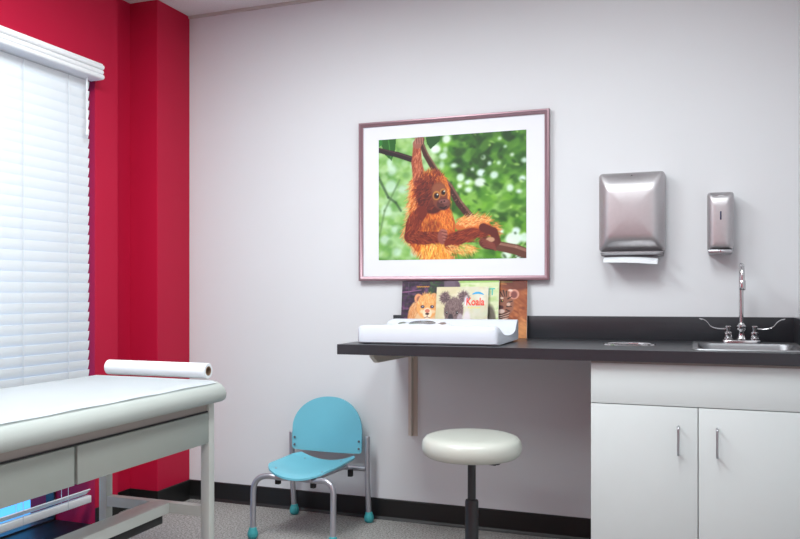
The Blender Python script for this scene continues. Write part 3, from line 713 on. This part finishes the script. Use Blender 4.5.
# tiger book
c = Canvas(120, 150, (.62, .34, .20), 9)
for _ in range(420):
    x, y = c.rnd.uniform(0, 120), c.rnd.uniform(0, 150)
    c.ell(x, y, c.rnd.uniform(3, 9), c.rnd.uniform(1.5, 4), c.rnd.choice([(.70, .42, .24), (.54, .28, .16), (.80, .50, .30), (.48, .24, .16)]), .5, 3, .5)
c.ell(110, 140, 22, 40, (.93, .68, .42), .5, 12); c.ell(95, 12, 40, 14, (.34, .16, .14), .7, 8); c.line([(45, 4), (80, 4)], 1.5, 1.5, (.32, .42, .18), .7, 2)
c.ell(62, 60, 24, 34, (.56, .36, .28), 1, 5); c.ell(44, 120, 30, 40, (.72, .56, .48), .9, 6)
c.ell(86, 36, 13, 13, (.80, .56, .48), 1, 2); c.ell(86, 37, 8, 9, (.50, .28, .26), 1, 3); c.ell(76, 26, 6, 3, (.93, .82, .76), .9, 2)
for i in range(11):
    y = 84+i*7; c.line([(40, y+6), (56, y+4-i % 3*2), (76-i, y-5)], 1.9, .7, (.10, .07, .08), .85)
    c.line([(44, y+9), (60, y+7-i % 3*2), (74-i, y)], 1.1, .7, (.90, .82, .78), .75)
for x0, y0, x1, y1 in ((50, 30, 58, 44), (58, 26, 62, 42), (66, 28, 66, 42), (46, 44, 56, 52), (70, 48, 80, 42), (70, 58, 82, 54), (68, 68, 80, 68), (48, 66, 56, 72), (66, 76, 76, 80)):
    c.line([(x0, y0), (x1, y1)], 1.6, .8, (.10, .06, .07), .9)
c.ell(54, 46, 5, 3, (.93, .84, .76), .8, 1.5); c.ell(72, 62, 5, 5, (.86, .74, .66), .8, 2); c.ell(55, 54, 3.6, 3, (.06, .04, .05)); c.ell(56, 53, 1.2, 1.2, (.9, .8, .45)); c.ell(52, 70, 7, 5, (.26, .13, .14), .9, 2); c.ell(54, 80, 9, 5, (.88, .80, .76), .8, 2)
c.line([(40, 8), (66, 10)], .8, .8, (.9, .7, .3), .5)
tiger, _ = book('orange brown book with a striped tiger cub, rightmost behind the scale', 1.650, 1.868, 1.1800, -0.050, -0.0235, c)
# koala book (front)
c = Canvas(150, 130, (.80, .76, .62), 11)
for _ in range(260):
    x, y = c.rnd.uniform(0, 150), c.rnd.uniform(0, 130)
    c.ell(x, y, c.rnd.uniform(5, 14), c.rnd.uniform(4, 9), c.rnd.choice([(.82, .78, .62), (.76, .74, .58), (.86, .84, .76)] if x < 70 else [(.80, .80, .74), (.86, .84, .78), (.76, .78, .66)]), .4, 5)
GK = [(.44, .34, .34), (.32, .23, .24), (.56, .46, .45), (.24, .16, .18)]
c.ell(100, 100, 24, 18, (.50, .40, .36), .9, 5); c.ell(92, 85, 10, 26, (.86, .82, .84), .9, 5); c.fur(108, 100, 18, 14, 120, 8, 1, GK, .6, .8, .5)
c.ell(54, 108, 34, 40, (.42, .34, .34), 1, 4)
for ex, ey in ((26, 28), (80, 26)):
    c.ell(ex, ey, 13, 12, (.32, .24, .27), 1, 3); c.fur(ex, ey, 12, 11, 220, 8, 0, GK, .7, .8, .55, 1)
c.ell(88, 36, 6, 12, (.90, .88, .92), .8, 4)
c.ell(53, 62, 28, 33, (.46, .37, .36), 1, 3); c.fur(53, 58, 27, 30, 620, 6, -PI*.5, GK, .9, .8, .5)
c.ell(72, 80, 9, 12, (.80, .76, .80), .6, 4)
c.ell(45, 80, 7.5, 11, (.20, .15, .18), 1, 2)
for k in range(7): c.ell(96+k*5.2, 53+(k%2)*.5, 1.6, 2.0, (.90, .82, .35), .8, 1.2)
for x in (33, 63): c.ell(x, 66, 3.2, 3.6, (.10, .06, .07), 1, 1); c.ell(x+.8, 65, .9, .9, (.9, .9, .9), 1, .6)
koala, a = book('smaller koala book standing in front of the lion and green books', 1.440, 1.692, 1.152, -0.105, -0.058, c)
# lettering on the koala cover
def lettering(txt, size, cx_, cz_, m, parent, a, name, bold=0.0, squeeze=1.0):
    cu = bpy.data.curves.new('letters', 'FONT'); cu.body = txt; cu.size = size; cu.align_x = 'CENTER'; cu.align_y = 'CENTER'; cu.offset = bold; cu.extrude = 0.0003
    to = bpy.data.objects.new('letters_tmp', cu); COL.objects.link(to); bpy.context.view_layer.update()
    me = bpy.data.meshes.new_from_object(to.evaluated_get(bpy.context.evaluated_depsgraph_get())); bpy.data.objects.remove(to)
    xa = (a[2]-a[3]).normalized(); za = (a[3]-a[0]).normalized(); nn = xa.cross(za)
    c0 = a[3]+(a[2]-a[3])*cx_+(a[0]-a[3])*cz_+nn*0.0009
    mt = Matrix(((xa.x, za.x, nn.x), (xa.y, za.y, nn.y), (xa.z, za.z, nn.z)))
    off = root_of(parent).location
    for v in me.vertices: v.co.x *= squeeze
    for v in me.vertices: v.co = mt @ v.co + c0 - off
    me.materials.append(m); o = bpy.data.objects.new(name, me); COL.objects.link(o); o.parent = parent; return o
lettering('Koala', 0.050, 0.76, 0.30, M['redletter'], koala, a, 'title', 0.0012, 0.78)
lettering('IT', 0.046, 0.865, 0.20, M['tealink'], eleph, ea, 'title', 0.0010, 0.9)
bm = B(); xa = (a[2]-a[3]); za = (a[0]-a[3]); nn = Vector((0, -1, 0))*.0008
ro, ri = [], []
for k in range(13):
    t_ = k/12; x = .70+.22*t_; yy = .17-.075*math.sin(PI*(.15+.75*t_)); wv = .045*math.sin(PI*min(1, t_*.75+.15))
    ro.append(a[3]+xa*x+za*(yy)+nn); ri.append(a[3]+xa*x+za*(yy+wv)+nn)
vo = [bm.verts.new(p) for p in ro]; vi = [bm.verts.new(p) for p in ri]
for k in range(12): bm.faces.new((vo[k], vo[k+1], vi[k+1], vi[k]))
obj('blue_arc', bm, M['bluearc'], koala)

# ---------------------------------------------------------------- infant scale
scl = thing('infant_scale', 'white infant weighing scale tray on the left end of the counter', 'scale', (1.565, -.42, ZT))
SXa, SXb = 1.262, 1.868
def section(x, k=1.0, drop=0.0):
    f = [(-0.600, 0.9165), (-0.606, 0.922), (-0.607, 0.980), (-0.603, 0.987), (-0.594, 0.9905), (-0.555, 0.991), (-0.535, 0.987), (-0.500, 0.962), (-0.46, 0.950), (-0.40, 0.947), (-0.33, 0.950), (-0.28, 0.962), (-0.245, 0.997), (-0.235, 1.005), (-0.222, 1.007), (-0.213, 1.002), (-0.212, 0.931), (-0.22, 0.922)]
    cy_ = -0.41
    return [(x, cy_+(y-cy_)*k, z-drop*(1 if z > .95 else 0)) for y, z in f]
bm = B()
secs = [(SXa, .93, .012), (SXa+.004, .965, .006), (SXa+.012, .985, .002), (SXa+.03, 1, 0)]
rings = [section(*s) for s in secs]
def scoop(s):   # pull the rim down to shape the open foot end
    return [(x, y, z) for x, y, z in s]
def endsec(x, k, f):
    out = []
    for (xx, y, z) in section(x, k):
        if z > 0.952 and y < -0.45: z = z-(z-0.952)*f
        out.append((xx, y, z))
    return out
rings += [section(SXa+.2, 1), section(SXb-.060, 1), section(SXb-.030, 1.0), endsec(SXb-.016, .99, 0.05), endsec(SXb-.008, .975, .25), endsec(SXb-.003, .955, .55), endsec(SXb, .93, .8)]
# left end wall of the tray
loft(bm, rings)
obj('tray', bm, M['whiteplastic'], scl)
bm = B()      # rounded wall closing the head end of the tray
box(bm, SXa+.01, SXa+.07, -0.55, -0.23, 0.945, 0.984, bev=0.012, seg=4)
obj('head_wall', bm, M['whiteplastic'], scl)
bm = B()      # control pod swelling on the front rim
cxp, cyp = 1.530, -0.545
lathe(bm, [(1, 0), (0.97, 0.35), (0.85, 0.75), (0.6, 0.95), (0.0, 1)], (0, 0, 0), 'z', 40)
for v in bm.verts: v.co = Vector((cxp+v.co.x*0.135, cyp+v.co.y*0.055, 0.9865+v.co.z*0.0095+max(0, v.co.y+.4)*.008))
obj('control_pod', bm, M['whiteplastic'], scl)
def disc(cx_, cy_, rx, ry, z0, z1, m, nm):
    bm = B(); lathe(bm, [(1, 0), (1, .6), (.92, 1), (0, 1)], (0, 0, 0), 'z', 28)
    for v in bm.verts: v.co = Vector((cx_+v.co.x*rx, cy_+v.co.y*ry, z0+v.co.z*(z1-z0)+v.co.y*ry*.22))
    return obj(nm, bm, m, scl)
disc(cxp, cyp+.004, 0.060, 0.040, 0.9955, 1.0015, M['lcd'], 'display')
disc(cxp-.088, cyp+.002, 0.017, 0.022, 0.9935, 0.9995, M['nickel'], 'button')
disc(cxp+.088, cyp+.002, 0.017, 0.022, 0.9935, 0.9995, M['nickel'], 'button')
for x, y in ((1.30, -.575), (1.83, -.575), (1.30, -.25), (1.83, -.25)):
    bm = B(); lathe(bm, [(0.018, 0), (0.019, 0.003), (0.019, 0.006)], (x, y, ZT+.0003), 'z', 20); obj('foot', bm, M['rubber'], scl)

# ---------------------------------------------------------------- stool
SXc, SYc = 1.797, -0.735
st = thing('stool', 'round pale vinyl stool on a black column below the counter', 'stool', (SXc, SYc, 0))
bm = B(); zt = 0.583
lathe(bm, [(0, -0.083), (0.150, -0.083), (0.172, -0.080), (0.184, -0.070), (0.1895, -0.055), (0.190, -0.038), (0.186, -0.022), (0.176, -0.010), (0.158, -0.004), (0.12, -0.0005), (0, 0.001)], (SXc, SYc, zt), 'z', 64)
obj('seat', bm, M['stoolvinyl'], st)
bm = B(); lathe(bm, [(0.0, -0.006), (0.09, -0.006), (0.09, 0), (0, 0)], (SXc, SYc, zt-.083), 'z', 32); lathe(bm, [(0.03, -0.026), (0.035, -0.006)], (SXc, SYc, zt-.083), 'z', 24); obj('seat_plate', bm, M['blackmetal'], st)
bm = B(); tube(bm, [(SXc, SYc, .30), (SXc, SYc, zt-.089)], 0.0155, 24); obj('piston', bm, M['blackmetal'], st)
bm = B(); lathe(bm, [(0.026, .09), (0.0255, 0.328), (0.0235, 0.334), (0.0156, 0.336)], (SXc, SYc, 0), 'z', 24); obj('column_sleeve', bm, M['blackmetal'], st)
bm = B(); tube(bm, arc((SXc+.03, SYc-.01, zt-.10), (SXc+.08, SYc-.04, zt-.10), (SXc+.105, SYc-.05, zt-.098), 5), 0.004, 8)
r0 = len(bm.verts); lathe(bm, [(0, -.007), (0.8, -.006), (1, 0), (0.8, .005), (0, .006)], (0, 0, 0), 'z', 20)
bm.verts.ensure_lookup_table()
for v in bm.verts:
    if abs(v.co.x) < 1.01 and abs(v.co.z) < .02: v.co = Vector((SXc+.098+v.co.x*.026, SYc-.045+v.co.y*.014, zt-.092+v.co.z))
obj('height_lever', bm, M['blackmetal'], st)
for k in range(5):
    a_ = math.radians(200+72*k); dx, dy = math.cos(a_), math.sin(a_)
    bm = B(); rg = []
    for t_ in (0.02, .1, .2, .27):
        hh = 0.05-.09*t_; z0 = .115-.16*t_; w2 = .024-.03*t_
        p = Vector((SXc+dx*t_, SYc+dy*t_, 0)); sd_ = Vector((-dy, dx, 0))
        rg.append([p-sd_*w2+Vector((0, 0, z0-hh/2)), p+sd_*w2+Vector((0, 0, z0-hh/2)), p+sd_*w2*.7+Vector((0, 0, z0+hh/2)), p-sd_*w2*.7+Vector((0, 0, z0+hh/2))])
    loft(bm, rg); leg = obj('base_leg', bm, M['blackmetal'], st)
    bm = B(); px, py = SXc+dx*.262, SYc+dy*.262
    for s in (-1, 1):
        c0 = Vector((px-dy*.012*s, py+dx*.012*s, .026)); ax = Vector((-dy, dx, 0))
        tube(bm, [c0-ax*.008, c0+ax*.008], 0.0255, 20)
    tube(bm, [(px, py, .026), (px, py, .07)], 0.006, 10)
    obj('caster', bm, M['rubber'], leg)

# ---------------------------------------------------------------- child's chair
ch = thing('child_chair', 'turquoise child chair with silver tube legs beside the examination table', 'chair', (0.89, -0.29, 0))
r_ = 0.0135
XL, XR2 = 0.700, 1.104
# front arch
bm = B()
zc = 0.2905; yF = -0.505
tube(bm, [(XL, yF, .02), (XL, yF+.002, .12), (XL, yF+.004, zc-.085)]+arc((XL, yF+.004, zc-.08), (XL, yF+.005, zc), (XL+.085, yF+.010, zc), 8)+[(XL+.12, yF+.022, zc-.006), (.905, yF+.055, zc-.012), (XR2-.095, yF+.022, zc-.006)]+arc((XR2-.055, yF+.010, zc), (XR2, yF+.005, zc), (XR2, yF+.004, zc-.06), 8)+[(XR2, yF+.003, .14), (XR2, yF, .02)], r_, 16)
obj('front_frame', bm, M['silver'], ch)
XB0, XB1, yB = 0.678, 1.092, -0.088
for x, dxf in ((XB0, .010), (XB1, .006)):
    bm = B(); tube(bm, [(x+dxf, yB+.005, .02), (x, yB, .22), (x, yB-.002, .418), (x, yB-.002, .421)], [r_, r_, r_, r_*.8], 16); obj('back_leg', bm, M['silver'], ch)
bm = B(); tube(bm, [(XB0+.008, yB-.006, .262), (XB1-.008, yB-.006, .262)], 0.0125, 14)
for x in (0.80, 0.985): tube(bm, [(x, yF+.006, zc-.004), (x, yB-.006, .268)], 0.010, 12)
obj('seat_frame', bm, M['silver'], ch)
for x, y, z0 in ((XL, yF, 0), (XR2, yF, 0), (XB0+.010, yB+.005, 0), (XB1+.006, yB+.005, 0)):
    bm = B(); lathe(bm, [(0.013, 0), (0.019, 0.003), (0.0235, 0.012), (0.0245, 0.022), (0.022, 0.034), (0.018, 0.042), (0.0165, 0.050), (0.0138, 0.052)], (x, y, 0.0002), 'z', 24); obj('foot_cap', bm, M['teal'], ch)
# seat: thin shell, sides lifted, front edge rolled down
bm = B()
nx, ny = 24, 20; top = []
def seat_pt(u, v):
    # u -1..1 across, v 0 (front) .. 1 (back)
    hw = 0.168-.006*v-.030*max(0, (.22-v)/.22)**2-.022*max(0, (v-.85)/.15)**2
    x = 0.908+u*hw
    y = -0.512+0.357*v
    y += (1-v)*(.030*abs(u)**3)
    z = 0.296+.030*abs(u)**2+.004*v
    z -= .010*max(0, (.12-v)/.12)**1.5
    return Vector((x, y, z+.006))
for th_ in (0, -0.009):
    top.append([[bm.verts.new(seat_pt(-1+2*i/nx, j/ny)+Vector((0, 0, th_))) for i in range(nx+1)] for j in range(ny+1)])
for L_, fl in ((0, 0), (1, 1)):
    for j in range(ny):
        for i in range(nx):
            q = [top[L_][j][i], top[L_][j][i+1], top[L_][j+1][i+1], top[L_][j+1][i]]
            bm.faces.new(q if not fl else q[::-1])
for i in range(nx):
    for j in (0, ny): bm.faces.new((top[0][j][i], top[0][j][i+1], top[1][j][i+1], top[1][j][i]))
for j in range(ny):
    for i in (0, nx): bm.faces.new((top[0][j][i], top[0][j+1][i], top[1][j+1][i], top[1][j][i]))
seat = obj('seat', bm, M['blue'], ch)
for u, v in ((-.72, .14), (.72, .14), (-.6, .86), (.6, .86)):
    p = seat_pt(u, v); bm = B(); lathe(bm, [(0.0055, 0), (0.005, 0.0018), (0, 0.002)], (p.x, p.y, p.z-.0002), 'z', 14); obj('rivet', bm, M['nickel'], seat)
for x, y in ((0.80, -0.45), (0.985, -0.46), (1.02, -0.13)):
    bm = B(); box(bm, x-.011, x+.011, y-.012, y+.012, 0.245 if y < -.2 else .228, 0.275 if y < -.2 else .262, bev=.003); obj('bumper', bm, M['rubber'], ch)
# backrest: D-shaped curved panel
bm = B()
zb, zs_, ztp = 0.333, 0.445, 0.603; bx0, bx1 = 0.693, 1.072; bcx = (bx0+bx1)/2; hw = (bx1-bx0)/2
cols_ = []
nx, nz = 32, 16
def back_pt(i, j, off):
    u = -1+2*i/nx; u = math.sin(u*PI/2); x = bcx+u*hw
    zt_ = zs_+(ztp-zs_)*math.sqrt(max(0, 1-abs(u)**2.15))
    zb_ = zb+.010*abs(u)**2-.004
    if abs(u) > .93: zb_ += .012*((abs(u)-.93)/.07)**2
    z = zb_+(zt_-zb_)*j/nz
    y = -0.078-.0*u + 0.030*(1-u*u)*1.0-.03 + (z-.42)*.05
    return Vector((x, y+off, z))
F = [[[bm.verts.new(back_pt(i, j, off)) for i in range(nx+1)] for j in range(nz+1)] for off in (-.005, .005)]
for L_ in (0, 1):
    for j in range(nz):
        for i in range(nx):
            bm.faces.new((F[L_][j][i], F[L_][j][i+1], F[L_][j+1][i+1], F[L_][j+1][i]))
for i in range(nx):
    for j in (0, nz): bm.faces.new((F[0][j][i], F[0][j][i+1], F[1][j][i+1], F[1][j][i]))
for j in range(nz):
    for i in (0, nx): bm.faces.new((F[0][j][i], F[0][j+1][i], F[1][j+1][i], F[1][j][i]))
bmesh.ops.remove_doubles(bm, verts=bm.verts, dist=1e-5)
back = obj('backrest', bm, M['blue'], ch)
for x in (bx0+.014, bx1-.014):
    for z in (0.362, 0.398):
        bm = B(); lathe(bm, [(0.0055, 0), (0.0055, -0.002), (0, -0.0025)], (x, -0.1135+(z-.42)*.05, z), 'y', 14); obj('rivet', bm, M['darkplastic'], back)

# the worktop is not quite level: it and all that stands on it dips slightly to the left
ta = -0.0045; piv = Vector((2.2, 0, ZT)); rm = Matrix.Rotation(ta, 3, 'Y')
for o in list(bpy.data.objects):
    if o.parent is None and o.get('category') in ('countertop', 'waste chute ring', 'sink', 'faucet', 'book', 'scale'):
        o.location = piv + rm @ (o.location - piv); o.rotation_euler = (0, ta, 0)
